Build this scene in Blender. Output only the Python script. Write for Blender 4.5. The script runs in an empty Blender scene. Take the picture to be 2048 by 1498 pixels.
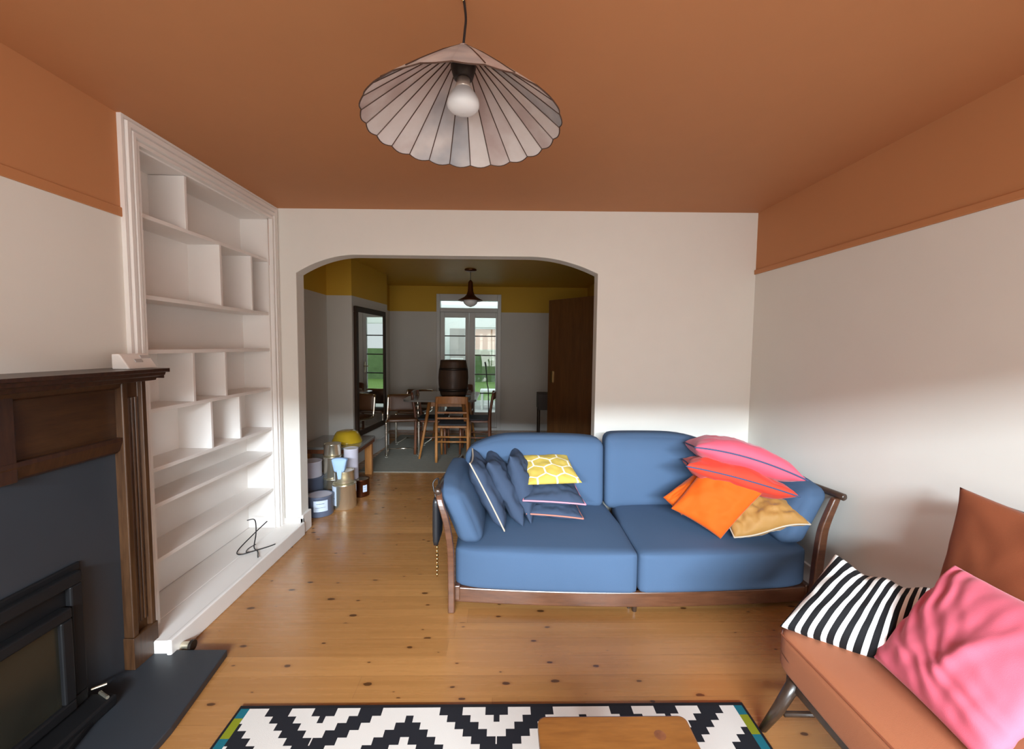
import bpy, bmesh, math, random
from math import sin, cos, pi, radians, sqrt, exp
from mathutils import Vector, Matrix, noise
random.seed(4)
S = bpy.context.scene
COL = S.collection
# ------------------------------------------------------------------ camera
cam_d = bpy.data.cameras.new('camera'); cam = bpy.data.objects.new('camera', cam_d); COL.objects.link(cam)
R3 = [(0.99972651, -0.02084167, 0.01060841), (0.00922026, -0.06560696, -0.99780294), (0.02149186, 0.99762786, -0.06539685)]
rt, dn, fw = [Vector(r) for r in R3]
m = Matrix((( rt.x, -dn.x, -fw.x, 0), (rt.y, -dn.y, -fw.y, 0), (rt.z, -dn.z, -fw.z, 1.42), (0, 0, 0, 1)))
cam.matrix_world = m
cam_d.sensor_fit = 'HORIZONTAL'; cam_d.sensor_width = 36; cam_d.lens = 860 / 2048 * 36
cam_d.clip_start = 0.02
S.camera = cam
# ------------------------------------------------------------------ view, world, daylight
S.view_settings.view_transform = 'Standard'; S.view_settings.look = 'None'
S.view_settings.gamma = 1; S.view_settings.use_curve_mapping = False
S.view_settings.exposure = 0.24
S.cycles.use_denoising = True
S.cycles.max_bounces = 10; S.cycles.diffuse_bounces = 6; S.cycles.transparent_max_bounces = 12
S.cycles.sample_clamp_indirect = 6
w = bpy.data.worlds.new('overcast_sky'); S.world = w; w.use_nodes = True
nt = w.node_tree; nt.nodes.clear()
wo = nt.nodes.new('ShaderNodeOutputWorld'); bg = nt.nodes.new('ShaderNodeBackground')
tc = nt.nodes.new('ShaderNodeTexCoord'); sx = nt.nodes.new('ShaderNodeSeparateXYZ'); cr = nt.nodes.new('ShaderNodeValToRGB')
nt.links.new(tc.outputs['Generated'], sx.inputs[0]); nt.links.new(sx.outputs['Z'], cr.inputs[0])
cr.color_ramp.elements[0].position = 0.0; cr.color_ramp.elements[0].color = (.75, .80, .85, 1)
cr.color_ramp.elements[1].position = .5; cr.color_ramp.elements[1].color = (.82, .92, 1.0, 1)
nt.links.new(cr.outputs[0], bg.inputs[0]); nt.links.new(bg.outputs[0], wo.inputs[0]); bg.inputs[1].default_value = 1.0

def area(name, loc, target, sx_, sy_, power, col):
    d = bpy.data.lights.new(name, 'AREA'); d.shape = 'RECTANGLE'; d.size = sx_; d.size_y = sy_; d.energy = power; d.color = col
    o = bpy.data.objects.new(name, d); COL.objects.link(o); o.location = loc
    o.rotation_euler = (Vector(target) - Vector(loc)).to_track_quat('-Z', 'Y').to_euler()
    return o
area('front_daylight', (-.6, -8.5, 3.82), (0.1, 2.0, 1.2), 8.0, .55, 3900, (.78, .91, 1.0))
area('high_sky', (0.1, -4.2, 4.4), (0.1, .6, 1.0), 5.0, 2.2, 260, (.86, .94, 1.0))
area('street_daylight', (0.1, -1.80, 1.35), (0.1, 1.2, 1.38), 2.6, 1.4, 72, (1.0, .96, .92))
area('sunroom_daylight', (-0.3, 8.8, 3.4), (-0.3, 8.8, 0), 2.6, 2.4, 44, (.93, 1.0, .97))

# ------------------------------------------------------------------ materials
def nodes(name):
    m = bpy.data.materials.new(name); m.use_nodes = True
    t = m.node_tree; b = t.nodes['Principled BSDF']
    return m, t, b
def N(t, kind, **kw):
    n = t.nodes.new(kind)
    for k, v in kw.items():
        if k in n.inputs.keys() if hasattr(n, 'inputs') else False: n.inputs[k].default_value = v
        else: setattr(n, k, v)
    return n
def math_(t, op, a, b=None, c=None):
    n = t.nodes.new('ShaderNodeMath'); n.operation = op
    for i, v in enumerate((a, b, c)):
        if v is None: continue
        if isinstance(v, (int, float)): n.inputs[i].default_value = v
        else: t.links.new(v, n.inputs[i])
    return n.outputs[0]
def mix(t, f, a, b):
    n = t.nodes.new('ShaderNodeMix'); n.data_type = 'RGBA'
    for sock, v in ((n.inputs[0], f), (n.inputs[6], a), (n.inputs[7], b)):
        if isinstance(v, (int, float)): sock.default_value = v
        elif isinstance(v, tuple): sock.default_value = v if len(v) == 4 else (*v, 1)
        else: t.links.new(v, sock)
    return n.outputs[2]
def noise_(t, vec, scale, detail=3, rough=.5):
    n = t.nodes.new('ShaderNodeTexNoise'); n.inputs['Scale'].default_value = scale
    n.inputs['Detail'].default_value = detail; n.inputs['Roughness'].default_value = rough
    if vec is not None: t.links.new(vec, n.inputs['Vector'])
    return n.outputs['Fac']
def coords(t, scale=(1, 1, 1), kind='Object'):
    c = t.nodes.new('ShaderNodeTexCoord'); mp = t.nodes.new('ShaderNodeMapping'); mp.inputs['Scale'].default_value = scale
    t.links.new(c.outputs[kind], mp.inputs[0]); return mp.outputs[0]
def bump(t, b, h, s, d=.01):
    n = t.nodes.new('ShaderNodeBump'); n.inputs['Strength'].default_value = s; n.inputs['Distance'].default_value = d
    t.links.new(h, n.inputs['Height']); t.links.new(n.outputs[0], b.inputs['Normal'])
def srgb(h):
    if isinstance(h, tuple): return h
    h = h.lstrip('#'); v = [int(h[i:i+2], 16) / 255 for i in (0, 2, 4)]
    return tuple(x / 12.92 if x <= .04045 else ((x + .055) / 1.055) ** 2.4 for x in v)
def plain(name, col, rough=.5, metal=0, var=.06, nscale=8, bmp=0, bscale=200, sheen=0, spec=.5, coat=0):
    m, t, b = nodes(name); col = srgb(col); v = coords(t)
    f = noise_(t, v, nscale)
    c = mix(t, f, tuple(x * (1 - var) for x in col), tuple(min(1, x * (1 + var)) for x in col))
    t.links.new(c, b.inputs['Base Color']); b.inputs['Roughness'].default_value = rough; b.inputs['Metallic'].default_value = metal
    b.inputs['Specular IOR Level'].default_value = spec
    if sheen: b.inputs['Sheen Weight'].default_value = sheen; b.inputs['Sheen Roughness'].default_value = .4
    if coat: b.inputs['Coat Weight'].default_value = coat; b.inputs['Coat Roughness'].default_value = .15
    if bmp: bump(t, b, noise_(t, v, bscale, 2), bmp, .002)
    return m
def wood(name, a, bcol, rough=.45, scale=(3, 40, 40), coat=.1):
    m, t, b = nodes(name); v = coords(t, scale)
    f = noise_(t, v, 1.0, 5, .6); f2 = noise_(t, coords(t, tuple(x * 4 for x in scale)), 1.0, 3)
    f = math_(t, 'ADD', math_(t, 'MULTIPLY', f, 1.6), math_(t, 'MULTIPLY_ADD', f2, .4, -.55))
    f = math_(t, 'MAXIMUM', math_(t, 'MINIMUM', f, 1), 0)
    t.links.new(mix(t, f, srgb(a), srgb(bcol)), b.inputs['Base Color']); b.inputs['Roughness'].default_value = rough
    b.inputs['Coat Weight'].default_value = coat; b.inputs['Coat Roughness'].default_value = .25
    bump(t, b, f, .15, .001)
    return m
def two_tone(name, low, high, zc, var=.03, rough=.75):
    m, t, b = nodes(name); g = t.nodes.new('ShaderNodeNewGeometry'); s = t.nodes.new('ShaderNodeSeparateXYZ'); t.links.new(g.outputs['Position'], s.inputs[0])
    st = math_(t, 'GREATER_THAN', s.outputs['Z'], zc)
    f = noise_(t, g.outputs['Position'], 3, 4)
    lo = mix(t, f, tuple(x * (1 - var) for x in srgb(low)), tuple(min(1, x * (1 + var)) for x in srgb(low)))
    hi = mix(t, f, tuple(x * (1 - var) for x in srgb(high)), tuple(min(1, x * (1 + var)) for x in srgb(high)))
    t.links.new(mix(t, st, lo, hi), b.inputs['Base Color']); b.inputs['Roughness'].default_value = rough
    bump(t, b, noise_(t, g.outputs['Position'], 60, 3), .08, .002)
    return m
M = {}
WHITE = (.75, .73, .675); TERRA = (.49, .210, .085); YEL = (.60, .36, .03)
M['wall_two'] = two_tone('white_wall_with_terracotta_band', WHITE, TERRA, 1.968)
M['wall_white'] = plain('matt_white_wall_paint', WHITE, .75, var=.02, bmp=.1, bscale=60)
M['terra'] = plain('matt_terracotta_paint', TERRA, .7, var=.03, bmp=.1, bscale=60)
M['dining_two'] = two_tone('white_wall_with_mustard_band', (.62, .605, .56), YEL, 1.98)
M['yellow'] = plain('mustard_ceiling_paint', YEL, .45, var=.03)
M['gloss_white'] = plain('white_satin_woodwork', (.80, .77, .74), .35, var=.02)
M['frame_white'] = plain('grey_white_door_paint', (.62, .62, .60), .4, var=.03)
M['sun_white'] = plain('bright_white_paint', (.82, .86, .84), .6, var=.02)
M['slate'] = plain('blue_grey_slate', (.027, .032, .040), .45, var=.12, nscale=5, bmp=.08, bscale=30)
M['black_iron'] = plain('black_stove_iron', (.008, .008, .009), .5, var=.2, spec=.25)
M['dark_wood'] = wood('dark_oiled_mantel_wood', (.016, .005, .003), (.055, .020, .008), .38, (6, 60, 6))
M['mantel_v'] = wood('brown_pilaster_wood', (.022, .008, .003), (.095, .042, .016), .38, (45, 45, 3))
M['panel_wood'] = wood('amber_lintel_wood', (.024, .008, .002), (.062, .023, .005), .42, (6, 4, 60))
M['sofa_wood'] = wood('dark_elm_sofa_frame', (.055, .020, .009), (.14, .055, .026), .3, (4, 30, 30), .3)
M['blackwood'] = wood('near_black_wood', (.022, .012, .008), (.06, .034, .022), .35, (20, 20, 4), .3)
M['blackmatt'] = plain('dark_stained_frame', (.040, .022, .013), .6, var=.2, spec=.25)
M['pine'] = wood('orange_pine_table', (.14, .046, .009), (.27, .105, .022), .35, (4, 26, 26), .3)
M['beech'] = wood('honey_beech_chair', (.30, .115, .028), (.50, .22, .065), .4, (20, 20, 4), .2)
M['brown_chair'] = wood('brown_bentwood', (.10, .032, .014), (.24, .085, .035), .4, (20, 20, 4), .2)
M['door_wood'] = wood('varnished_brown_door', (.085, .034, .010), (.18, .075, .022), .35, (20, 20, 2), .2)
M['barrel'] = wood('dark_barrel_staves', (.030, .014, .007), (.075, .036, .016), .6, (30, 30, 3), .1)
M['blue'] = plain('denim_blue_upholstery', (.054, .092, .160), .88, var=.05, nscale=3, bmp=.35, bscale=700, sheen=0, spec=.2)
M['navy'] = plain('slate_blue_cushion_linen', (.036, .053, .090), .88, var=.07, nscale=6, bmp=.4, bscale=600, sheen=0, spec=.2)
M['rust'] = plain('rust_brown_upholstery', (.37, .130, .060), .75, var=.06, nscale=4, bmp=.25, bscale=700, sheen=.05, spec=.25)
M['rust_dark'] = plain('rust_brown_back_cushion_fabric', (.24, .066, .026), .75, var=.06, nscale=4, bmp=.25, bscale=700, sheen=.05, spec=.25)
M['pink'] = plain('pink_velvet', (.66, .125, .185), .8, var=.05, nscale=5, bmp=.2, bscale=500, sheen=.15, spec=.2)
M['pink2'] = plain('rose_pink_cushion_fabric', (.58, .085, .13), .8, var=.05, nscale=5, bmp=.2, bscale=500, sheen=.15, spec=.2)
M['red'] = plain('coral_red_cushion_fabric', (.56, .042, .022), .8, var=.08, nscale=5, bmp=.2, bscale=500, sheen=.1, spec=.2)
M['orange'] = plain('bright_orange_velvet', (.55, .080, .004), .8, var=.15, nscale=4, bmp=.2, bscale=500, sheen=.1, spec=.2)
M['gold'] = plain('mustard_gold_velvet', (.30, .150, .038), .65, var=.12, nscale=5, bmp=.2, bscale=500, sheen=.15, spec=.3)
M['cream'] = plain('cream_piping', (.42, .35, .27), .8)
M['pinkpipe'] = plain('pink_piping', (.72, .24, .30), .8)
M['rustpipe'] = plain('rust_piping', (.50, .16, .11), .8)
M['navypipe'] = plain('navy_piping', (.035, .055, .12), .8)
M['whitecloth'] = plain('white_cotton', (.80, .80, .80), .85, bmp=.3, bscale=500)
M['steel'] = plain('polished_tin', (.82, .76, .60), .26, .9, var=.05)
M['chrome'] = plain('chrome_tube', (.90, .84, .74), .16, 1, var=.02)
M['brass'] = plain('brass', (.75, .52, .22), .25, 1)
M['copper'] = plain('aged_copper_shade', (.20, .085, .045), .35, 1, var=.15)
M['tub'] = plain('dark_blue_grey_plastic_tub', (.10, .12, .18), .4)
M['lilac'] = plain('lilac_white_plastic_tub', (.52, .50, .58), .5)
M['paper'] = plain('pale_blue_paper_label', (.52, .60, .72), .7, var=.04)
M['bluecloth'] = plain('pale_blue_rag', (.34, .50, .74), .8)
M['blackp'] = plain('black_plastic', (.012, .012, .014), .4)
M['whitep'] = plain('white_plastic', (.80, .78, .75), .4)
M['greyp'] = plain('light_grey_plastic', (.48, .47, .46), .5)
M['ochre'] = plain('glossy_ochre_ceramic', (.42, .27, .015), .15, var=.05, coat=.6)
M['charcoal'] = plain('charcoal_seat_fabric', (.05, .055, .065), .8)
M['brownseat'] = plain('brown_seat_leather', (.11, .045, .016), .4, var=.15)
M['greyrug'] = plain('grey_green_rug_wool', (.20, .19, .155), .9, var=.15, nscale=20, bmp=.4, bscale=300)
M['darkbox'] = plain('dark_grey_cabinet', (.09, .075, .07), .6)
M['grass'] = plain('lawn_green', (.20, .34, .07), .9, var=.3, nscale=2)
M['hedge'] = plain('hedge_green', (.13, .20, .08), .9, var=.4, nscale=3)
M['brick'] = plain('orange_brick', (.55, .25, .13), .8, var=.2, nscale=3)
M['bulb'] = plain('frosted_white_bulb_glass', (.80, .80, .80), .25, var=.01)
M['bulbneck'] = plain('silvered_bulb_neck', (.70, .62, .55), .3, .6)
M['darkdetail'] = plain('dark_bronze_and_backlit_bars', (.03, .022, .018), .4, .5)
M['lead'] = plain('dark_lead_came', (.075, .040, .028), .5, .3)

def glass(name, tint=(.95, .98, .97), refl=.10):
    m, t, b = nodes(name); t.nodes.remove(b); out = t.nodes['Material Output']
    tr = t.nodes.new('ShaderNodeBsdfTransparent'); tr.inputs[0].default_value = (*tint, 1)
    gl = t.nodes.new('ShaderNodeBsdfGlossy'); gl.inputs['Roughness'].default_value = .02
    fr = t.nodes.new('ShaderNodeFresnel'); fr.inputs[0].default_value = 1.45
    mx = t.nodes.new('ShaderNodeMixShader'); t.links.new(fr.outputs[0], mx.inputs[0]); t.links.new(tr.outputs[0], mx.inputs[1]); t.links.new(gl.outputs[0], mx.inputs[2])
    t.links.new(mx.outputs[0], out.inputs[0]); return m
M['glass'] = glass('clear_window_glass')
M['tableglass'] = plain('smoked_glass_table_top', (.20, .20, .19), .12, var=.02, coat=.5)
M['stoveglass'] = plain('sooty_stove_glass', (.018, .017, .012), .25, var=.6, nscale=6)
M['mirror'] = plain('silvered_mirror', (.80, .80, .76), .02, 1, var=0)

def floor_mat():
    m, t, b = nodes('knotty_pine_floorboards')
    g = t.nodes.new('ShaderNodeNewGeometry'); s = t.nodes.new('ShaderNodeSeparateXYZ'); t.links.new(g.outputs['Position'], s.inputs[0])
    X, Y = s.outputs['X'], s.outputs['Y']; W = .118
    yb = math_(t, 'DIVIDE', Y, W); idx = math_(t, 'FLOOR', yb); fy = math_(t, 'SUBTRACT', yb, idx)
    wn = t.nodes.new('ShaderNodeTexWhiteNoise'); wn.noise_dimensions = '1D'; t.links.new(idx, wn.inputs['W'])
    off = math_(t, 'MULTIPLY', wn.outputs['Value'], 7.3)
    xs = math_(t, 'ADD', X, off)
    xb = math_(t, 'FLOOR', math_(t, 'DIVIDE', xs, 2.9))
    wn2 = t.nodes.new('ShaderNodeTexWhiteNoise'); wn2.noise_dimensions = '2D'
    cv = t.nodes.new('ShaderNodeCombineXYZ'); t.links.new(idx, cv.inputs[0]); t.links.new(xb, cv.inputs[1]); t.links.new(cv.outputs[0], wn2.inputs['Vector'])
    tone = wn2.outputs['Value']
    gv = t.nodes.new('ShaderNodeCombineXYZ'); t.links.new(math_(t, 'MULTIPLY', xs, 1.2), gv.inputs[0]); t.links.new(math_(t, 'MULTIPLY', Y, 30), gv.inputs[1]); t.links.new(math_(t, 'MULTIPLY', idx, 3.7), gv.inputs[2])
    grain = noise_(t, gv.outputs[0], 1.0, 5, .6)
    f = math_(t, 'ADD', math_(t, 'MULTIPLY', tone, .45), math_(t, 'MULTIPLY', grain, .75)); f = math_(t, 'SUBTRACT', f, .12)
    col = mix(t, f, (.26, .112, .032), (.48, .232, .078))
    # knots
    kv = t.nodes.new('ShaderNodeCombineXYZ'); t.links.new(math_(t, 'MULTIPLY', xs, .62), kv.inputs[0]); t.links.new(math_(t, 'MULTIPLY', Y, 1.25), kv.inputs[1]); t.links.new(math_(t, 'MULTIPLY', idx, 1.3), kv.inputs[2])
    vo = t.nodes.new('ShaderNodeTexVoronoi'); vo.voronoi_dimensions = '2D'; vo.inputs['Scale'].default_value = 8.2; vo.inputs['Randomness'].default_value = 1
    t.links.new(kv.outputs[0], vo.inputs['Vector'])
    dist = math_(t, 'ADD', vo.outputs['Distance'], math_(t, 'MULTIPLY_ADD', noise_(t, g.outputs['Position'], 40, 2), .08, -.04))
    sc = t.nodes.new('ShaderNodeSeparateColor'); t.links.new(vo.outputs['Color'], sc.inputs[0])
    rad = math_(t, 'MULTIPLY_ADD', sc.outputs[0], .20, -.085)
    k = math_(t, 'SUBTRACT', rad, dist); k = math_(t, 'MULTIPLY', k, 45); k = math_(t, 'MAXIMUM', math_(t, 'MINIMUM', k, 1), 0)
    halo = math_(t, 'MAXIMUM', math_(t, 'MINIMUM', math_(t, 'MULTIPLY', math_(t, 'SUBTRACT', math_(t, 'MULTIPLY_ADD', rad, 1.6, .02), dist), 12), 1), 0)
    col = mix(t, math_(t, 'MULTIPLY', halo, .45), col, (.26, .105, .030))
    col = mix(t, math_(t, 'MULTIPLY', k, .9), col, (.060, .022, .008))
    gap = math_(t, 'LESS_THAN', fy, .018)
    gn = math_(t, 'GREATER_THAN', noise_(t, gv.outputs[0], .6, 1), .47)
    gapd = math_(t, 'MULTIPLY', gap, math_(t, 'MULTIPLY_ADD', gn, .32, .05))
    fx = math_(t, 'FRACT', math_(t, 'DIVIDE', xs, 2.9)); gx = math_(t, 'LESS_THAN', fx, .0010)
    gapd = math_(t, 'MAXIMUM', gapd, math_(t, 'MULTIPLY', gx, .25))
    col = mix(t, gapd, col, (.07, .025, .008))
    t.links.new(col, b.inputs['Base Color'])
    t.links.new(math_(t, 'MULTIPLY_ADD', grain, .14, .20), b.inputs['Roughness'])
    bump(t, b, math_(t, 'SUBTRACT', math_(t, 'MULTIPLY', grain, .25), gapd), .25, .002)
    b.inputs['Coat Weight'].default_value = .15; b.inputs['Coat Roughness'].default_value = .2
    return m
M['floor'] = floor_mat()

def rug_mat():
    m, t, b = nodes('black_and_white_zigzag_rug')
    g = t.nodes.new('ShaderNodeNewGeometry'); s = t.nodes.new('ShaderNodeSeparateXYZ'); t.links.new(g.outputs['Position'], s.inputs[0])
    X, Y = s.outputs['X'], s.outputs['Y']
    P = .661; row = math_(t, 'FLOOR', math_(t, 'DIVIDE', math_(t, 'SUBTRACT', 1.592, Y), .0302))
    row = math_(t, 'PINGPONG', math_(t, 'MAXIMUM', row, 0.0), 24.0)
    u = math_(t, 'ADD', X, .342 + 20 * P + P / 2); u = math_(t, 'MODULO', u, P)
    d = math_(t, 'ABSOLUTE', math_(t, 'SUBTRACT', u, P / 2))
    phi = math_(t, 'SUBTRACT', d, math_(t, 'MULTIPLY', row, .0323))
    def between(a, c): return math_(t, 'MULTIPLY', math_(t, 'GREATER_THAN', phi, a), math_(t, 'LESS_THAN', phi, c))
    blk = between(.111, .199)
    for a, c in ((.287, 5), (-.1135, -.018), (-.30, -.21), (-.49, -.39), (-.68, -.58), (-.9, -.77)):
        blk = math_(t, 'MAXIMUM', blk, between(a, c))
    col = mix(t, blk, (.62, .58, .54), (.014, .014, .018))
    # coloured side bands
    ax = math_(t, 'ABSOLUTE', math_(t, 'ADD', X, .0205))
    side = math_(t, 'GREATER_THAN', ax, .947)
    sy = math_(t, 'MODULO', math_(t, 'ADD', math_(t, 'MULTIPLY', Y, -1), 1.60 + .07 + 10), .20)
    gr = math_(t, 'MULTIPLY', math_(t, 'GREATER_THAN', sy, .115), 1)
    col = mix(t, side, col, mix(t, gr, (.012, .12, .16), (.20, .22, .012)))
    edge = math_(t, 'MAXIMUM', math_(t, 'GREATER_THAN', ax, .980), math_(t, 'GREATER_THAN', Y, 1.598))
    col = mix(t, edge, col, (.012, .011, .013))
    t.links.new(col, b.inputs['Base Color']); b.inputs['Roughness'].default_value = .9; b.inputs['Specular IOR Level'].default_value = .15
    bump(t, b, noise_(t, g.outputs['Position'], 500, 2), .3, .002)
    return m
M['rug'] = rug_mat()

def uv_of(t):
    n = t.nodes.new('ShaderNodeUVMap'); s = t.nodes.new('ShaderNodeSeparateXYZ'); t.links.new(n.outputs[0], s.inputs[0]); return s.outputs['X'], s.outputs['Y'], n.outputs[0]
def stripe_mat():
    m, t, b = nodes('black_and_white_striped_cotton'); u, v, uv = uv_of(t)
    wob = math_(t, 'MULTIPLY_ADD', noise_(t, uv, 3, 1), .04, -.02)
    x = math_(t, 'ADD', math_(t, 'ADD', math_(t, 'MULTIPLY', u, 9.0), math_(t, 'MULTIPLY', v, math_(t, 'MULTIPLY_ADD', math_(t, 'MULTIPLY', u, u), 3.6, -.9))), math_(t, 'MULTIPLY', wob, 5))
    st = math_(t, 'LESS_THAN', math_(t, 'FRACT', math_(t, 'ADD', x, 20.40)), .56)
    t.links.new(mix(t, st, (.85, .85, .82), (.008, .008, .009)), b.inputs['Base Color']); b.inputs['Roughness'].default_value = .85
    b.inputs['Specular IOR Level'].default_value = .2
    bump(t, b, noise_(t, uv, 300, 2), .3, .002)
    return m
M['stripe'] = stripe_mat()
def hive_mat():
    m, t, b = nodes('yellow_fabric_with_white_honeycomb_lines'); u, v, uv = uv_of(t)
    px_ = math_(t, 'MULTIPLY', u, 2.7); py_ = math_(t, 'MULTIPLY', v, 3.1)
    def cell(ox, oy):
        x = math_(t, 'SUBTRACT', math_(t, 'MODULO', math_(t, 'ADD', px_, 10 + ox), 1.0), .5)
        y = math_(t, 'SUBTRACT', math_(t, 'MODULO', math_(t, 'ADD', py_, 17.32 + oy), 1.732), .866)
        return x, y, math_(t, 'ADD', math_(t, 'MULTIPLY', x, x), math_(t, 'MULTIPLY', y, y))
    x1, y1, d1_ = cell(0, 0); x2, y2, d2_ = cell(.5, .866)
    def hexd(x, y):
        ax = math_(t, 'ABSOLUTE', x); ay = math_(t, 'ABSOLUTE', y)
        return math_(t, 'MAXIMUM', math_(t, 'ADD', math_(t, 'MULTIPLY', ax, .5), math_(t, 'MULTIPLY', ay, .866)), ax)
    h = math_(t, 'MINIMUM', hexd(x1, y1), hexd(x2, y2))
    e = math_(t, 'GREATER_THAN', h, .455)
    cell_ = noise_(t, uv, 4, 1)
    base = mix(t, cell_, (.40, .28, .03), (.52, .39, .09))
    t.links.new(mix(t, e, base, (.68, .64, .50)), b.inputs['Base Color']); b.inputs['Roughness'].default_value = .85
    return m
M['hive'] = hive_mat()
def shade_mat():
    m, t, b = nodes('mottled_opal_glass_panels')
    at = t.nodes.new('ShaderNodeAttribute'); at.attribute_name = 'panel'
    v = coords(t); n1 = noise_(t, v, 9, 3); n2 = noise_(t, v, 22, 3)
    s = math_(t, 'ADD', at.outputs['Fac'], math_(t, 'MULTIPLY_ADD', n1, .7, -.35))
    col = mix(t, n2, (.76, .71, .68), (.90, .88, .88))
    grey = math_(t, 'MAXIMUM', math_(t, 'MINIMUM', math_(t, 'MULTIPLY', math_(t, 'SUBTRACT', s, .70), 3), 1), 0)
    col = mix(t, math_(t, 'MULTIPLY', grey, .7), col, (.28, .32, .38))
    pk = math_(t, 'MAXIMUM', math_(t, 'MINIMUM', math_(t, 'MULTIPLY', math_(t, 'SUBTRACT', .25, s), 4), 1), 0)
    col = mix(t, math_(t, 'MULTIPLY', pk, .6), col, (.50, .34, .31))
    t.links.new(col, b.inputs['Base Color']); b.inputs['Roughness'].default_value = .3
    out = t.nodes['Material Output']; tl = t.nodes.new('ShaderNodeBsdfTranslucent'); t.links.new(col, tl.inputs[0])
    mx = t.nodes.new('ShaderNodeMixShader'); mx.inputs[0].default_value = .45; t.links.new(b.outputs[0], mx.inputs[1]); t.links.new(tl.outputs[0], mx.inputs[2]); t.links.new(mx.outputs[0], out.inputs[0])
    return m
M['shade'] = shade_mat()

# ------------------------------------------------------------------ mesh helpers
class MB:
    def __init__(s): s.v = []; s.f = []; s.uv = {}
    def add(s, vs, fs):
        o = len(s.v); s.v += [tuple(p) for p in vs]; s.f += [tuple(i + o for i in f) for f in fs]; return s
    def box(s, x0, x1, y0, y1, z0, z1):
        v = [(x, y, z) for z in (z0, z1) for y in (y0, y1) for x in (x0, x1)]
        return s.add(v, [(0, 2, 3, 1), (4, 5, 7, 6), (0, 1, 5, 4), (2, 6, 7, 3), (0, 4, 6, 2), (1, 3, 7, 5)])
    def tube(s, pts, r, n=10, caps=True):
        pts = [Vector(p) for p in pts]; rs = r if isinstance(r, (list, tuple)) else [r] * len(pts)
        t0 = (pts[1] - pts[0]).normalized(); up = Vector((0, 0, 1)) if abs(t0.z) < .9 else Vector((1, 0, 0))
        nn = t0.cross(up).normalized(); vs = []
        for i, p in enumerate(pts):
            t = (pts[min(i + 1, len(pts) - 1)] - pts[max(i - 1, 0)]).normalized()
            nn = (nn - t * nn.dot(t)).normalized(); bb = t.cross(nn)
            for k in range(n):
                a = 2 * pi * k / n; vs.append(p + (nn * cos(a) + bb * sin(a)) * rs[i])
        fs = []
        for i in range(len(pts) - 1):
            for k in range(n):
                a = i * n + k; b = i * n + (k + 1) % n; fs.append((a, b, b + n, a + n))
        if caps: fs += [tuple(range(n))[::-1], tuple(range((len(pts) - 1) * n, len(pts) * n))]
        return s.add(vs, fs)
    def lathe(s, prof, c=(0, 0, 0), n=28):
        vs = []
        for r, z in prof:
            for k in range(n):
                a = 2 * pi * k / n; vs.append((c[0] + r * cos(a), c[1] + r * sin(a), c[2] + z))
        fs = []
        for i in range(len(prof) - 1):
            for k in range(n):
                a = i * n + k; b = i * n + (k + 1) % n; fs.append((a, b, b + n, a + n))
        if prof[0][0] > 1e-5: fs.append(tuple(range(n))[::-1])
        if prof[-1][0] > 1e-5: fs.append(tuple(range((len(prof) - 1) * n, len(prof) * n)))
        return s.add(vs, fs)
    def prism(s, poly, axis, a, b):
        def P(u, v, h): return {'x': (h, u, v), 'y': (u, h, v), 'z': (u, v, h)}[axis]
        n = len(poly); vs = [P(u, v, a) for u, v in poly] + [P(u, v, b) for u, v in poly]
        fs = [tuple(range(n))[::-1], tuple(range(n, 2 * n))] + [(i, (i + 1) % n, (i + 1) % n + n, i + n) for i in range(n)]
        return s.add(vs, fs)
    def build(s, name, mat, parent=None, bevel=0, smooth=False, sub=0, segs=2):
        me = bpy.data.meshes.new(name); me.from_pydata(s.v, [], s.f); me.update()
        bm = bmesh.new(); bm.from_mesh(me); bmesh.ops.recalc_face_normals(bm, faces=bm.faces); bm.to_mesh(me); bm.free()
        if s.uv:
            l = me.uv_layers.new(name='UVMap')
            for lp in me.loops: l.data[lp.index].uv = s.uv.get(lp.vertex_index, (0, 0))
        o = bpy.data.objects.new(name, me); COL.objects.link(o); me.materials.append(M[mat])
        if smooth: me.polygons.foreach_set('use_smooth', [True] * len(me.polygons))
        if bevel:
            b = o.modifiers.new('bevel', 'BEVEL'); b.width = bevel; b.segments = segs; b.limit_method = 'ANGLE'; b.angle_limit = radians(40)
        if sub:
            b = o.modifiers.new('sub', 'SUBSURF'); b.levels = sub; b.render_levels = sub
        if parent: o.parent = parent; o.matrix_parent_inverse = parent.matrix_world.inverted() if False else Matrix.Translation(-parent.location) if parent.type == 'EMPTY' and not parent.parent else Matrix()
        return o
def rect_frame(mb, x0, x1, y0, y1, z0, z1, w, top=None, bot=None):
    top = w if top is None else top; bot = w if bot is None else bot
    return mb.box(x0, x1, y0, y1, z1 - top, z1).box(x0, x1, y0, y1, z0, z0 + bot).box(x0, x1, y0, y0 + w, z0 + bot, z1 - top).box(x0, x1, y1 - w, y1, z0 + bot, z1 - top)
def tag(o, label, cat, group=None):
    o['label'] = label; o['category'] = cat
    if group: o['group'] = group
    return o
def struct(o): o['kind'] = 'structure'; return o
def thing(name, label, cat, loc=(0, 0, 0), group=None):
    o = bpy.data.objects.new(name, None); COL.objects.link(o); o.location = loc; o.empty_display_size = .1
    return tag(o, label, cat, group)
def sthing(name, loc=(0, 0, 0)):
    o = bpy.data.objects.new(name, None); COL.objects.link(o); o.location = loc; o['kind'] = 'structure'; return o
def copy_tree(o, parent=None):
    c = o.copy(); COL.objects.link(c)
    if parent: c.parent = parent
    for ch in [x for x in list(COL.objects) if x.parent == o]: copy_tree(ch, c)
    return c
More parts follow.
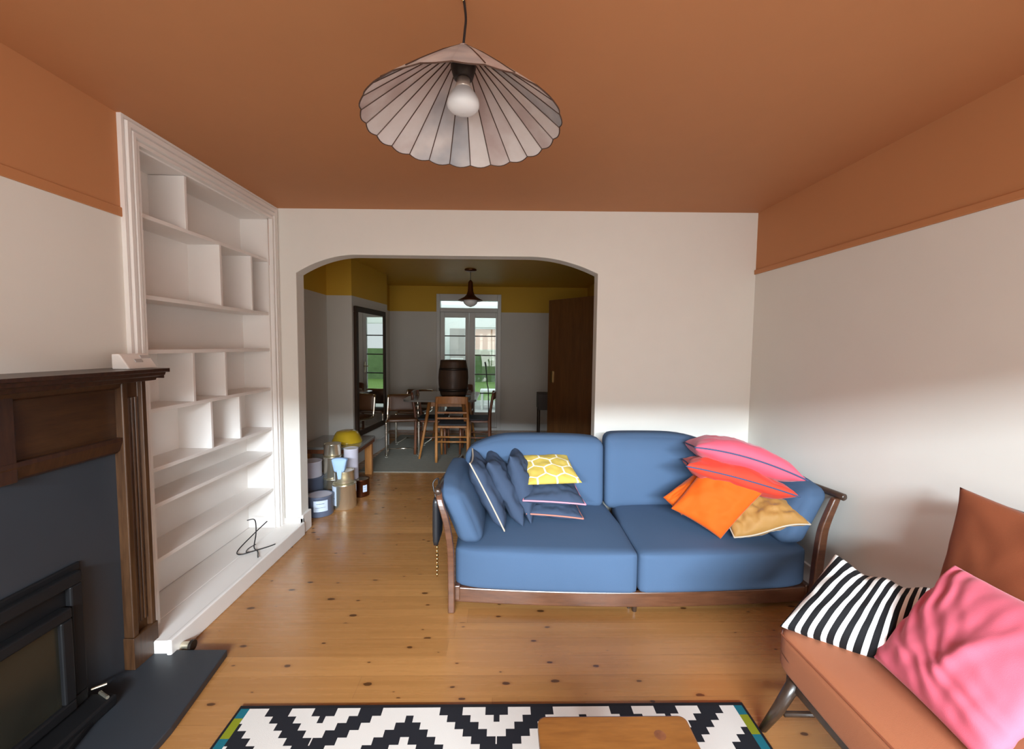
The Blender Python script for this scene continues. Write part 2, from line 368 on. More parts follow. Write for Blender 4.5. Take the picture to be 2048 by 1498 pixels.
def spline(pts, n=6):
    pts = [Vector(p) for p in pts]; out = []
    for i in range(len(pts) - 1):
        p0 = pts[max(i - 1, 0)]; p1 = pts[i]; p2 = pts[i + 1]; p3 = pts[min(i + 2, len(pts) - 1)]
        for k in range(n):
            t = k / n
            out.append(.5 * ((2 * p1) + (p2 - p0) * t + (2 * p0 - 5 * p1 + 4 * p2 - p3) * t * t + (3 * p1 - p0 - 3 * p2 + p3) * t ** 3))
    return out + [pts[-1]]

# soft upholstered block: rounded box with puffed faces, then deformed by fn
def soft(name, half, r, mat, fn, parent=None, puff=(.0, .0, .0), n=18, smooth=True):
    hx, hy, hz = half; mb = MB(); key = {}
    def vid(p):
        k = tuple(round(c, 5) for c in p)
        if k not in key: key[k] = len(mb.v); mb.v.append(p)
        return key[k]
    def g(i): t = -cos(pi * i / n); return .35 * t + .65 * (2 * i / n - 1) if True else t
    for ax in range(3):
        for sgn in (-1, 1):
            for i in range(n):
                for j in range(n):
                    q = []
                    for a, b in ((i, j), (i + 1, j), (i + 1, j + 1), (i, j + 1)):
                        c = [0, 0, 0]; c[ax] = sgn; c[(ax + 1) % 3] = g(a); c[(ax + 2) % 3] = g(b)
                        q.append(vid(tuple(c)))
                    mb.f.append(tuple(q))
    out = []
    for (x, y, z) in mb.v:
        q = Vector((x * hx, y * hy, z * hz)); inn = Vector([max(-(h - r), min(h - r, c)) for h, c in zip((hx, hy, hz), q)])
        d = q - inn
        if d.length > 1e-9: q = inn + d.normalized() * r
        wx, wy, wz = [max(0, 1 - c * c) for c in (x, y, z)]
        q.x += puff[0] * x * wy * wz; q.y += puff[1] * y * wx * wz; q.z += puff[2] * z * wx * wy
        out.append(tuple(fn(q.x, q.y, q.z)))
    mb.v = out
    return mb.build(name, mat, parent, smooth=smooth)

# cushion between four 3-D corners: c0 (u0 v0) c1 (u1 v0) c2 (u1 v1) c3 (u0 v1)
def cushion(name, corners, thick, mat, label, cat='cushion', group=None, pipe=None, pipe_r=.0045, pinch=.07, seed=0, wr=.006, fold=None, bow=None, n=36, wscale=7):
    C = [Vector(c) for c in corners]; ctr = sum(C, Vector()) / 4
    def S0(u, v):
        uu, vv = (u + 1) / 2, (v + 1) / 2
        return C[0] * (1 - uu) * (1 - vv) + C[1] * uu * (1 - vv) + C[2] * uu * vv + C[3] * (1 - uu) * vv
    NRM = (C[1] - C[0]).cross(C[3] - C[0]).normalized()
    def P(u, v, side):
        up = u * (1 - pinch * (1 - v * v) ) ; vp = v * (1 - pinch * (1 - u * u))
        # only the borders are drawn in, the middle stays
        p = S0(up, vp)
        h = ((1 - abs(u) ** 2.4) * (1 - abs(v) ** 2.4)); h = max(h, 0) ** .46
        nz = noise.noise(Vector((u * wscale / 3 + seed * 7.1, v * wscale / 3, side * 3.1 + seed))) * wr * 2.2 * (h ** .5)
        nz += noise.noise(Vector((u * wscale + seed, v * wscale * .6 + 4, side * 2.3))) * wr * (h ** .5)
        if fold: nz += fold(u, v) * (h ** .4)
        p = p + NRM * (side * thick / 2 * h + nz)
        if bow: p = p + Vector(bow(u, v))
        return p
    mb = MB(); ids = {}
    def gv(i): t = i / n * 2 - 1; return math.sin(t * pi / 2) * .55 + t * .45
    for side in (1, -1):
        for i in range(n + 1):
            for j in range(n + 1):
                edge = i in (0, n) or j in (0, n)
                k = (i, j, 0 if edge else side)
                if k in ids: continue
                u, v = gv(i), gv(j); ids[k] = len(mb.v); mb.v.append(tuple(P(u, v, 0 if edge else side) - ctr)); mb.uv[ids[k]] = ((u + 1) / 2, (v + 1) / 2)
    for side in (1, -1):
        for i in range(n):
            for j in range(n):
                q = []
                for a, b in ((i, j), (i + 1, j), (i + 1, j + 1), (i, j + 1)):
                    edge = a in (0, n) or b in (0, n); q.append(ids[(a, b, 0 if edge else side)])
                mb.f.append(tuple(q if side == 1 else q[::-1]))
    o = mb.build(name, mat, None, smooth=True); o.location = ctr
    tag(o, label, cat, group)
    if pipe:
        loop = [(gv(i), -1) for i in range(n)] + [(1, gv(j)) for j in range(n)] + [(gv(n - i), 1) for i in range(n)] + [(-1, gv(n - j)) for j in range(n)]
        pts = [P(u, v, 0) - ctr for u, v in loop]; pts += [pts[0], pts[1]]
        pb = MB().tube(pts, pipe_r, 8).build('piping', pipe, o, smooth=True); pb['label'] = M[pipe].name.replace('_', ' ')
    return o

# ================================================================== THE SETTING
XL, XR, YB = -1.64, 1.86, 3.18
CL, CRt = 2.387, 2.413                     # ceiling height at left and right wall
def ceil_z(x): return CL + (x - XL) * (CRt - CL) / (XR - XL)
YF = -1.5
struct(MB().box(-2.3, 2.3, YF - .3, 7.35, -.1, 0).build('floor', 'floor'))
struct(MB().prism([(-2.2, ceil_z(-2.2)), (2.2, ceil_z(2.2)), (2.2, 2.6), (-2.2, 2.6)], 'y', YF - .2, 3.24).build('ceiling', 'terra'))
struct(MB().box(-2.3, 1.7, 3.24, 7.4, 2.40, 2.6).build('ceiling_dining', 'yellow'))
# left wall: chimney breast up to the recess, pier beyond it
wl = MB().box(-2.1, XL, YF, 1.985, 0, 2.5)
wl.box(-2.1, -1.835, 1.985, 3.085, 0, 2.5).box(-1.84, XL, 1.985, 3.085, 2.29, 2.5)
wl.box(-2.1, XL, 3.085, YB, 0, 2.5)
struct(wl.build('wall_left', 'wall_two'))
struct(MB().box(XR, XR + .2, YF, 3.3, 0, 2.5).build('wall_right', 'wall_two'))
# back wall with the arch
AL, AR, ZS, ZT = -1.5, .69, 1.934, 2.068
ol = [(-2.1, 0), (AL, 0), (AL, ZS)]
wl_, wr_ = .44, .50
for k in range(1, 17):
    t = k / 16; ol.append((AL + wl_ * t, ZT - (ZT - ZS) * (1 - t) ** 2))
for k in range(0, 17):
    t = k / 16; ol.append((AR - wr_ * (1 - t), ZT + .005 - (ZT + .005 - ZS - .022) * t ** 2))
ol += [(AR, 0), (XR + .2, 0), (XR + .2, 2.5), (-2.1, 2.5)]
struct(MB().prism(ol, 'y', YB, 3.30).build('wall_back', 'wall_white', bevel=.004))
# front wall with the bay window opening (behind the camera)
WZ0, WZ1, WX0, WX1 = .62, 2.10, -1.35, 1.60
wf = MB().box(-2.1, 2.1, YF - .2, YF, 0, WZ0).box(-2.1, 2.1, YF - .2, YF, WZ1, 2.5).box(-2.1, WX0, YF - .2, YF, WZ0, WZ1).box(WX1, 2.1, YF - .2, YF, WZ0, WZ1)
struct(wf.build('wall_front', 'wall_white'))
win = sthing('window_1', (.1, YF - .1, WZ0))
fr = MB()
for x in (WX0, WX0 + .9, WX1 - .95, WX1 - .05): fr.box(x, x + .05, YF - .13, YF - .08, WZ0, WZ1)
fr.box(WX0, WX1, YF - .13, YF - .08, WZ0, WZ0 + .05).box(WX0, WX1, YF - .13, YF - .08, WZ1 - .05, WZ1)
fr.build('window_frame', 'gloss_white', win)
# picture rails painted terracotta
struct(MB().box(XL, XL + .007, YF, 1.945, 1.955, 1.995).build('trim_1', 'terra', bevel=.004))
struct(MB().box(XR - .012, XR, YF, YB - .001, 1.966, 2.000).build('trim_2', 'terra', bevel=.004))
# skirting of the arch and walls
sk = MB().box(-1.62, AL + .022, YB - .02, YB, 0, .125).box(AL, AL + .022, YB - .02, 3.30, 0, .145).box(AR - .02, XR, YB - .018, YB, 0, .13)
sk.box(AR - .018, AR, YB - .02, 3.30, 0, .13)
struct(sk.build('baseboard_back', 'gloss_white', bevel=.004))
struct(MB().box(XR - .018, XR, YF, YB - .02, 0, .13).build('baseboard_right', 'gloss_white', bevel=.004))
# dining room beyond
YD = 7.2
struct(MB().box(-2.3, -2.02, 3.30, 5.0, 0, 2.5).prism([(-2.3, 5.0), (-1.736, 5.0), (-1.626, 6.1), (-2.3, 6.1)], 'z', 0, 2.5).box(-2.3, -1.88, 6.1, YD + .2, 0, 2.5).build('wall_dining_left', 'dining_two'))
DX0, DX1, DZ = -1.06, -.07, 2.235
wd = MB().box(-2.3, DX0, YD, YD + .15, 0, 2.5).box(DX1, 1.7, YD, YD + .15, 0, 2.5).box(DX0, DX1, YD, YD + .15, DZ, 2.5)
struct(wd.build('wall_dining_far', 'dining_two'))
struct(MB().box(1.40, 1.6, 3.30, YD + .1, 0, 2.5).build('wall_dining_right', 'dining_two'))
struct(MB().box(DX1 + .03, 1.40, YD - .018, YD, 0, .12).box(-1.88, DX0 - .03, YD - .018, YD, 0, .12).prism([(-1.736, 5.0), (-1.720, 5.0), (-1.610, 6.1), (-1.626, 6.1)], 'z', 0, .16).box(-2.02, -1.736, 4.985, 5.0, 0, .13).build('baseboard_dining', 'frame_white', bevel=.003))
# french doors
d1 = sthing('door_1', (-.565, YD, 0))
f = MB()
f.box(-1.105, -1.045, YD - .03, YD + .12, 0, 2.27).box(-.095, -.035, YD - .03, YD + .12, 0, 2.27).box(-1.045, -.095, YD - .03, YD + .12, 2.165, 2.27).box(-1.045, -.095, YD - .015, YD + .1, 1.975, 2.045)
f.box(-1.045, -.095, YD - .03, YD + .1, 0, .05)
f.build('door_frame', 'frame_white', d1, bevel=.006)
MB().box(-1.045, -.095, YD + .04, YD + .046, 2.045, 2.165).build('transom_pane', 'glass', d1)
for (a, b_, g0, g1) in ((-1.045, -.572, -.975, -.630), (-.568, -.095, -.470, -.125)):
    lf = MB().box(a, g0, YD + .02, YD + .065, .05, 1.975).box(g1, b_, YD + .02, YD + .065, .05, 1.975).box(g0, g1, YD + .02, YD + .065, 1.888, 1.975).box(g0, g1, YD + .02, YD + .065, .05, .30)
    leaf = lf.build('door_leaf', 'frame_white', d1, bevel=.004)
    MB().box(g0, g1, YD + .04, YD + .045, .30, 1.888).build('door_pane', 'glass', leaf)
    bb = MB()
    for z in (1.583, 1.262, .943, .623): bb.box(g0, g1, YD + .03, YD + .055, z - .009, z + .009)
    bb.build('glazing_bars', 'darkdetail', leaf)  # dark colour paints in the bars' backlit shade
MB().box(-.62, -.60, YD - .005, YD + .02, .95, 1.13).tube([(-.61, YD - .03, 1.06), (-.70, YD - .03, 1.06)], .008).build('door_handle', 'steel', d1)
# brown door standing ajar at the right
d2 = sthing('door_2', (.78, 5.1, 0))
p0, p1 = Vector((.575, 5.352)), Vector((1.30, 4.48)); dv = (p1 - p0).normalized(); nv = Vector((-dv.y, dv.x))
def slab(mb, s0, s1, h0, h1, z0, z1):
    c = [p0 + dv * s + nv * h for s, h in ((s0, h0), (s1, h0), (s1, h1), (s0, h1))]
    return mb.prism([(q.x, q.y) for q in c], 'z', z0, z1)
Ld = (p1 - p0).length
lf = slab(MB(), 0, Ld, -.018, .018, .01, 1.99).build('door_leaf', 'door_wood', d2, bevel=.003)
hb = MB(); slab(hb, .05, .09, -.035, -.018, .98, 1.12); hb.build('door_handle', 'brass', lf)
# sunroom behind the french doors
struct(MB().box(-1.9, 1.9, 7.35, 10.4, -.1, 0).build('floor_sunroom', 'greyp'))
ws = MB().box(-1.9, -.70, 10.2, 10.35, 0, 2.6).box(-.14, .25, 10.2, 10.35, 0, 2.6).box(1.6, 1.9, 10.2, 10.35, 0, 2.6).box(-.70, -.14, 10.2, 10.35, 1.86, 2.6).box(.25, 1.6, 10.2, 10.35, 1.95, 2.6).box(.25, 1.6, 10.2, 10.35, 0, .3)
struct(ws.build('wall_sunroom', 'sun_white'))
struct(MB().box(-2.0, -1.9, 7.35, 10.35, 0, 2.6).box(1.9, 2.0, 7.35, 10.35, 0, 2.6).box(-2, 2, 7.35, 7.6, 2.5, 2.6).box(-2, 2, 10.1, 10.35, 2.5, 2.6).build('wall_sunroom_side', 'sun_white'))
w2 = sthing('window_2', (-.42, 10.25, 0))
MB().box(-.70, -.66, 10.22, 10.28, 0, 1.86).box(-.18, -.14, 10.22, 10.28, 0, 1.86).box(-.66, -.18, 10.22, 10.28, 1.82, 1.86).box(-.66, -.18, 10.22, 10.28, .0, .12).build('window_frame', 'sun_white', w2)
MB().box(-.66, -.18, 10.245, 10.25, .12, 1.82).build('pane', 'glass', w2)
struct(MB().box(-14, 14, 10.4, 40, -.35, -.25).build('ground', 'grass'))
hd = MB().box(-14, 14, 20, 21, -.25, 1.25); tag(hd.build('garden_hedge', 'hedge'), 'green hedge at the end of the garden seen through the glazed doors', 'hedge')
hs = thing('brick_house', 'orange brick house beyond the garden hedge', 'house', (-1, 30, -.25))
MB().box(-9, 7, 30, 34, -.25, 2.6).build('wall', 'brick', hs); MB().prism([(-9.5, 2.6), (7.5, 2.6), (5, 4.3), (-7, 4.3)], 'y', 29.7, 34).build('roof', 'darkbox', hs)

# ================================================================== BUILT-IN BOOKCASE
bk = thing('built_in_bookcase', 'white built-in bookcase with staggered shelves in the wall recess beside the fireplace', 'bookcase', (-1.74, 2.53, 0))
Y0, Y1, XB = 1.985, 3.085, -1.832
MB().box(XB, XB + .006, Y0, Y1, .09, 2.29).build('back_panel', 'gloss_white', bk)
MB().box(XB, XL, Y0 - .001, Y0 + .012, .09, 2.29).build('side_panel', 'gloss_white', bk)
MB().box(XB, XL, Y1 - .012, Y1 + .001, .09, 2.29).build('side_panel', 'gloss_white', bk)
MB().box(XB, XL, Y0, Y1, 2.278, 2.292).build('top_panel', 'gloss_white', bk)
MB().box(XB, XL + .002, Y0, Y1, 0, .088).box(XL, -1.477, 1.87, YB - .021, 0, .088).build('plinth', 'gloss_white', bk, bevel=.006)
MB().box(-1.486, -1.464, 1.86, YB - .021, 0, .098).build('skirting', 'gloss_white', bk, bevel=.006)
zs = [1.998, 1.630, 1.378, 1.100, .817, .643, .375]
for z in zs: MB().box(XB, XL - .004, Y0 + .01, Y1 - .01, z - .011, z + .009).build('shelf', 'gloss_white', bk, bevel=.002)
for (y, a, b_) in ((2.301, 1.998, 2.285), (2.562, 1.63, 1.998), (2.873, 1.63, 1.998), (2.314, 1.10, 1.378), (2.578, 1.10, 1.378), (2.441, .817, 1.10), (2.704, .817, 1.10)):
    MB().box(XB, XL - .004, y - .001, y + .017, a + .008, b_ - .009).build('divider', 'gloss_white', bk, bevel=.002)
# moulded architrave: profile stepping inwards
def arch_prof():
    return [(0, 0), (0, .016), (.012, .016), (.016, .008), (.020, .024), (.036, .024), (.040, .012), (.044, .026), (.058, .026), (.062, .012), (.066, .022), (.078, .022), (.078, 0)]
pr_ = arch_prof()
mo = MB(); vs = []
for sw, d in pr_:
    zt = 2.392 - sw * 1.35; yl = 1.915 + sw; yr = YB - .002 - sw * 1.15
    for y, z in ((yl, 0.0), (yl, zt), (yr, zt), (yr, .088)): vs.append((XL - .0005 + d * 1.25, y, z))
mo.add(vs, [(i * 4 + k, i * 4 + k + 1, ((i + 1) % len(pr_)) * 4 + k + 1, ((i + 1) % len(pr_)) * 4 + k) for i in range(len(pr_)) for k in range(3)])
mo.build('architrave', 'gloss_white', bk)
# cable on the bottom of the bookcase
cb = MB().tube(spline([(-1.70, 2.84, .24), (-1.66, 2.86, .235), (-1.62, 2.80, .17), (-1.60, 2.74, .105), (-1.555, 2.70, .096), (-1.52, 2.64, .096), (-1.505, 2.615, .10)]), .0035, 8)
cb.tube(spline([(-1.60, 2.90, .21), (-1.64, 2.80, .16), (-1.68, 2.70, .10), (-1.64, 2.66, .094), (-1.58, 2.70, .098), (-1.52, 2.76, .098), (-1.49, 2.79, .102)]), .0035, 8)
cb.tube(spline([(-1.60, 2.76, .115), (-1.63, 2.73, .10), (-1.62, 2.69, .095), (-1.585, 2.70, .095)]), .003, 8)
tag(cb.build('cable', 'blackp', smooth=True), 'loose black cable curled on the bottom shelf of the white bookcase', 'cable')

# ================================================================== FIREPLACE
fp = thing('fireplace_surround', 'dark wooden fireplace surround with moulded mantel shelf and fluted pilaster', 'fireplace', (XL, 1.1, 0))
sh = [(XL, 1.312), (-1.415, 1.312), (-1.418, 1.300), (-1.432, 1.296), (-1.436, 1.284), (-1.47, 1.276), (-1.475, 1.262), (-1.50, 1.258), (XL, 1.258)]
MB().prism(sh, 'y', .36, 1.855).box(XL, -1.425, 1.855, 1.868, 1.296, 1.312).box(XL, -1.445, 1.855, 1.862, 1.270, 1.296).build('mantel_shelf', 'dark_wood', fp)
for y in (1.776, .34):
    pl = MB().prism([(XL, y), (-1.553, y), (-1.550, y + .003), (-1.550, y + .026), (-1.568, y + .030), (-1.568, y + .092), (-1.550, y + .096), (-1.550, y + .116), (-1.553, y + .119), (XL, y + .119)], 'z', .17, 1.258)
    pl.box(XL, -1.546, y - .006, y + .122, .032, .17)
    for a in (.043, .061, .079): pl.tube([(-1.568, y + a, .21), (-1.568, y + a, 1.19)], .0085, 8)
    pl.build('pilaster', 'mantel_v', fp, bevel=.003)
MB().box(XL, -1.580, .45, 1.776, .975, 1.262).build('lintel', 'panel_wood', fp)
MB().prism([(-1.582, 1.03), (-1.556, 1.03), (-1.556, 1.015), (-1.570, .975), (-1.582, .965)], 'y', .46, 1.776).build('lintel_moulding', 'dark_wood', fp)
MB().prism([(-1.582, 1.262), (-1.545, 1.262), (-1.560, 1.235), (-1.582, 1.225)], 'y', .46, 1.776).build('lintel_moulding', 'dark_wood', fp)
MB().box(-1.583, -1.558, 1.335, 1.395, .965, 1.26).build('lintel_bracket', 'dark_wood', fp, bevel=.004)
sl = MB().box(XL, -1.590, .46, 1.777, .03, .98)
sl.build('slate_panel', 'slate', fp)
hh = MB().prism([(XL, .30), (-1.19, .30), (-1.19, 1.50), (-1.205, 1.62), (-1.240, 1.895), (XL, 1.895)], 'z', .0, .032)
tag(hh.build('hearth_slab', 'slate', bevel=.004), 'blue-grey slate hearth slab lying on the floorboards before the fireplace', 'hearth')
st = thing('stove', 'black inset stove with a sooty glass door in the slate fireplace', 'stove', (-1.6, 1.2, .03))
rect_frame(MB().box(-1.612, -1.600, .70, 1.60, .032, .60), -1.600, -1.575, .72, 1.578, .076, .578, .045).build('outer_frame', 'black_iron', st, bevel=.006)
dr = rect_frame(MB(), -1.598, -1.560, .78, 1.520, .085, .47, .04).build('stove_door', 'black_iron', st, bevel=.006)
MB().box(-1.596, -1.575, .82, 1.48, .125, .43).build('glass', 'stoveglass', dr)
MB().box(-1.595, -1.49, .74, 1.600, .032, .075).prism([(-1.49, .80), (-1.455, .86), (-1.455, 1.36), (-1.49, 1.50)], 'z', .032, .06).build('ash_lip', 'black_iron', st, bevel=.008)
MB().tube([(-1.555, 1.600, .078), (-1.500, 1.57, .082)], .006).tube([(-1.600, 1.612, .080), (-1.565, 1.640, .080)], .005).build('air_lever', 'steel', st)
st.location.x += .021
bx = MB(); cpts = [(-1.600, 1.245), (-1.500, 1.245)]
bx = thing('control_box', 'small white plastic control box with sloping face on the mantel shelf end', 'control box', (-1.52, 1.82, 1.312))
MB().prism([(-1.565, 1.312), (-1.495, 1.312), (-1.50, 1.322), (-1.535, 1.373), (-1.565, 1.373)], 'y', 1.752, 1.892).build('body', 'whitep', bx, bevel=.004)
MB().prism([(-1.5095, 1.338), (-1.5175, 1.3495), (-1.5155, 1.3515), (-1.5075, 1.340)], 'y', 1.80, 1.835).build('button', 'greyp', bx)
MB().prism([(-1.521, 1.353), (-1.528, 1.3645), (-1.526, 1.3665), (-1.519, 1.355)], 'y', 1.84, 1.885).build('display', 'greyp', bx)
cu = thing('pipe_fitting', 'small dark metal pipe fitting on the floor beside the white plinth', 'pipe fitting', (-1.43, 1.925, 0))
MB().tube([(-1.462, 1.925, .030), (-1.425, 1.925, .030)], .017, 16).build('body', 'steel', cu, smooth=False)
MB().tube([(-1.425, 1.925, .030), (-1.412, 1.925, .030)], .024, 16).build('collar', 'darkdetail', cu); MB().tube([(-1.43, 1.925, 0), (-1.43, 1.925, .03)], .010, 12).build('stem', 'darkdetail', cu)

# ================================================================== PENDANT LAMP
LX, LY, LR, LZ, LA = -.119, 1.268, .274, 2.045, 2.262
lp = thing('pendant_lamp', 'conical pendant lamp of ribbed opal glass panels hanging from the terracotta ceiling', 'ceiling lamp', (LX, LY, LZ))
NP = 24; mb = MB(); pa = []
for k in range(NP):
    a0, a1 = 2 * pi * k / NP, 2 * pi * (k + 1) / NP; val = random.random()
    nu, nv_ = 5, 8
    for sgn, dz in ((1, 0), (-1, .003)):
        base = len(mb.v)
        for j in range(nv_ + 1):
            t = .06 + .94 * j / nv_
            for i in range(nu + 1):
                s = i / nu; a = a0 + (a1 - a0) * s
                r = LR * t; z = LA - (LA - LZ) * t ** 1.08
                sc = sin(pi * s); r2 = r * (1 - .012 * sc * (1 - t))
                if j >= nv_ - 1: z -= .006 * sc * (1 if j == nv_ else .3)
                if j == nv_: r2 += .005 * sc
                mb.v.append((LX + r2 * cos(a), LY + r2 * sin(a), z + dz)); pa.append(val)
        for j in range(nv_):
            for i in range(nu):
                q = base + j * (nu + 1) + i; mb.f.append((q, q + 1, q + nu + 2, q + nu + 1))
so = mb.build('shade', 'shade', lp, smooth=True)
at_ = so.data.attributes.new('panel', 'FLOAT', 'POINT')
for i, v in enumerate(pa): at_.data[i].value = v
rb = MB()
for k in range(NP):
    a = 2 * pi * k / NP
    rb.tube([(LX + LR * t * cos(a), LY + LR * t * sin(a), LA - (LA - LZ) * t ** 1.08 - .0006) for t in (.06, .4, .7, 1.0)], .0016, 6)
rim = []
for k in range(NP * 6 + 1):
    a = 2 * pi * k / (NP * 6); s = (k % 6) / 6; rim.append((LX + (LR + .005 * sin(pi * s)) * cos(a), LY + (LR + .005 * sin(pi * s)) * sin(a), LZ - .006 * sin(pi * s) + .001))
rb.tube(rim, .0018, 6)
for a in (-114, -74, -58, -132):
    a = radians(a); rb.tube([(LX + LR * t * cos(a), LY + LR * t * sin(a), LA - (LA - LZ) * t ** 1.08 + .0035) for t in (.03, .4, .7, .97)], .0015, 6)
rb.build('leading', 'lead', lp)
MB().lathe([(.0, .006), (.014, .003), (.022, -.005), (.018, -.008)], (LX, LY, LA - .006), 20).build('cap', 'shade', lp, smooth=True)
MB().lathe([(.034, .0), (.036, -.03), (.027, -.060), (.018, -.062)], (LX, LY, 2.232), 20).build('lamp_holder', 'darkdetail', lp, smooth=True)
bl = MB().lathe([(.017, 2.172), (.019, 2.156), (.024, 2.143), (.036, 2.128), (.0445, 2.112), (.046, 2.102), (.044, 2.093), (.034, 2.084), (.018, 2.079), (.0, 2.078)], (LX, LY, 0), 28).build('bulb', 'bulb', lp, smooth=True)
MB().lathe([(.0180, 2.176), (.0198, 2.156), (.0248, 2.143)], (LX, LY, 0), 24).build('neck', 'bulbneck', bl, smooth=True)
MB().tube(spline([(LX, LY, LA), (LX + .004, LY, LA + .04), (LX + .006, LY + .006, LA + .08), (LX - .001, LY + .012, 2.398)]), .0035, 8).build('cord', 'blackp', lp, smooth=True)
MB().lathe([(.006, 0), (.008, -.004), (.003, -.012)], (LX - .001, LY + .012, 2.3985), 14).build('hook', 'brass', lp)

# ================================================================== SOFA
sf = thing('sofa', 'blue two-seat sofa with a dark wooden frame standing before the arch', 'sofa', (.72, 2.6, 0))
SX0, SX1, SM = -.262, 1.705, .715
def bowy(x): t = (x - .72) / .98; return 2.195 + .055 * t * t
rp = [(x, bowy(x)) for x in [(-.25 + i * 1.94 / 24) for i in range(25)]]
MB().prism(rp + [(x, y + .028) for x, y in rp[::-1]], 'z', .036, .118).build('front_rail', 'sofa_wood', sf, bevel=.006)
MB().box(-.24, 1.68, 3.0, 3.03, .05, .13).build('back_rail', 'sofa_wood', sf, bevel=.004)
for x in (-.25, 1.67): MB().box(x, x + .03, 2.24, 3.02, .05, .13).build('side_rail', 'sofa_wood', sf, bevel=.004)
MB().box(-.235, 1.675, 2.27, 3.0, .095, .117).build('seat_base', 'blackwood', sf)
def post(pts, w_, parent, name='leg'):
    mbp = MB(); P_ = spline(pts, 5); vs = []
    for i, p in enumerate(P_):
        ww = w_[0] + (w_[1] - w_[0]) * i / (len(P_) - 1)
        for a, b_ in ((-1, -1), (1, -1), (1, 1), (-1, 1)): vs.append((p.x + a * ww, p.y + b_ * ww * .8, p.z))
    fs = [(0, 3, 2, 1), tuple(range(len(vs) - 4, len(vs)))]
    for i in range(len(P_) - 1):
        for k in range(4): fs.append((i * 4 + k, i * 4 + (k + 1) % 4, i * 4 + (k + 1) % 4 + 4, i * 4 + k + 4))
    mbp.add(vs, fs); return mbp.build(name, 'sofa_wood', parent, bevel=.008)
post([(-.262, 2.215, 0), (-.264, 2.215, .2), (-.268, 2.205, .36), (-.29, 2.205, .50), (-.322, 2.22, .60), (-.334, 2.25, .645)], (.018, .016), sf)
post([(1.70, 2.215, 0), (1.705, 2.215, .2), (1.708, 2.205, .36), (1.722, 2.205, .47), (1.762, 2.21, .575), (1.788, 2.215, .63)], (.026, .019), sf)
post([(-.25, 3.03, 0), (-.25, 3.03, .3), (-.27, 3.05, .50), (-.29, 3.08, .61)], (.02, .018), sf)
post([(1.68, 3.03, 0), (1.68, 3.03, .3), (1.70, 3.05, .50), (1.71, 3.08, .61)], (.02, .018), sf)
MB().tube([(.722, 2.222, 0), (.722, 2.222, .06)], [.012, .018], 10).tube([(.700, 2.25, .0), (.700, 2.25, .06)], [.010, .014], 10).build('leg', 'blackwood', sf)
for pts in ([(-.336, 2.215, .650), (-.336, 2.30, .652), (-.325, 2.60, .64), (-.29, 3.08, .62)], [(1.815, 2.185, .640), (1.80, 2.26, .642), (1.765, 2.60, .635), (1.71, 3.08, .62)]):
    P_ = spline(pts, 6); MB().tube(P_, [.012] + [.019] * (len(P_) - 2) + [.014], 12).build('armrest', 'blackwood', sf, smooth=True)
for z in (.30, .42, .54): MB().box(-.25, 1.68, 3.05, 3.07, z, z + .05).build('back_slat', 'sofa_wood', sf, bevel=.006)
# seat cushions
def seat_fn(x0, x1, yf, side):
    cx, hx = (x0 + x1) / 2, (x1 - x0) / 2
    def fn(x, y, z):
        X = cx + x
        Yc = 2.55 + y
        if y < 0: Yc += (bowy(X) - 2.195) * 1.2 * (-y / .37)
        zz = .228 + z
        if z > 0: zz += .03 * max(0, (y + .37) / .74) - (.012 * max(0, (abs(X - .72) - .75)) / .2)
        X += side * .034 * max(0, y / .375) * max(0, -side * (x / hx)) * (1 if z > 0 else .5)
        k = max(0, (side * (X - .72)) - .80) / .2
        if y < 0: Yc += .05 * k * k * (-y / .37)
        return (X, Yc, zz)
    return fn
soft('seat_cushion', (.487, .375, .112), .026, 'blue', seat_fn(-.250, .724, 0, -1), sf, (.01, .012, .014))
soft('seat_cushion', (.478, .375, .110), .026, 'blue', seat_fn(.732, 1.690, 0, 1), sf, (.01, .012, .014))
def back_fn(x0, x1, top, droop, leftdroop, lean=.20):
    cx, hx = (x0 + x1) / 2, (x1 - x0) / 2; hz = (top - .34) / 2
    def fn(x, y, z):
        zz = .34 + hz + z; f = (zz - .34) / (top - .34)
        u = x / hx
        d = leftdroop(u) * f
        zz -= d
        return (cx + x, 2.885 + y + lean * (zz - .34) * .35 - .035 * (abs(x / hx) ** 4), zz)
    return fn, hx, hz
fn, hx, hz = back_fn(-.245, .682, .815, 0, lambda u: .085 * max(0, (-u - .35) / .65) ** 1.8 + .012 * max(0, (u - .6) / .4) ** 2)
soft('back_cushion', (hx, .085, hz), .06, 'blue', fn, sf, (.0, .02, .012), n=22)
fn, hx, hz = back_fn(.690, 1.64, .842, 0, lambda u: .022 * (u + 1) / 2 + .17 * max(0, (u + .15) / 1.15) ** 2.2)
soft('back_cushion', (hx, .085, hz), .055, 'blue', fn, sf, (.0, .02, .012), n=22)
def arm_fn(s, x0):
    def fn(x, y, z):
        zz = .335 + .165 + z; f = max(0, (zz - .335) / .33)
        return (x0 + x + s * (.125 * f ** 1.3 - .04), 2.60 + y - .02 * f, zz - .03 * max(0, (-y) / .3 - .5) * f)
    return fn
soft('arm_cushion', (.070, .325, .165), .055, 'blue', arm_fn(-1, -.205), sf, (.02, .02, .02))
soft('arm_cushion', (.075, .325, .165), .055, 'blue', arm_fn(1, 1.650), sf, (.02, .02, .02))
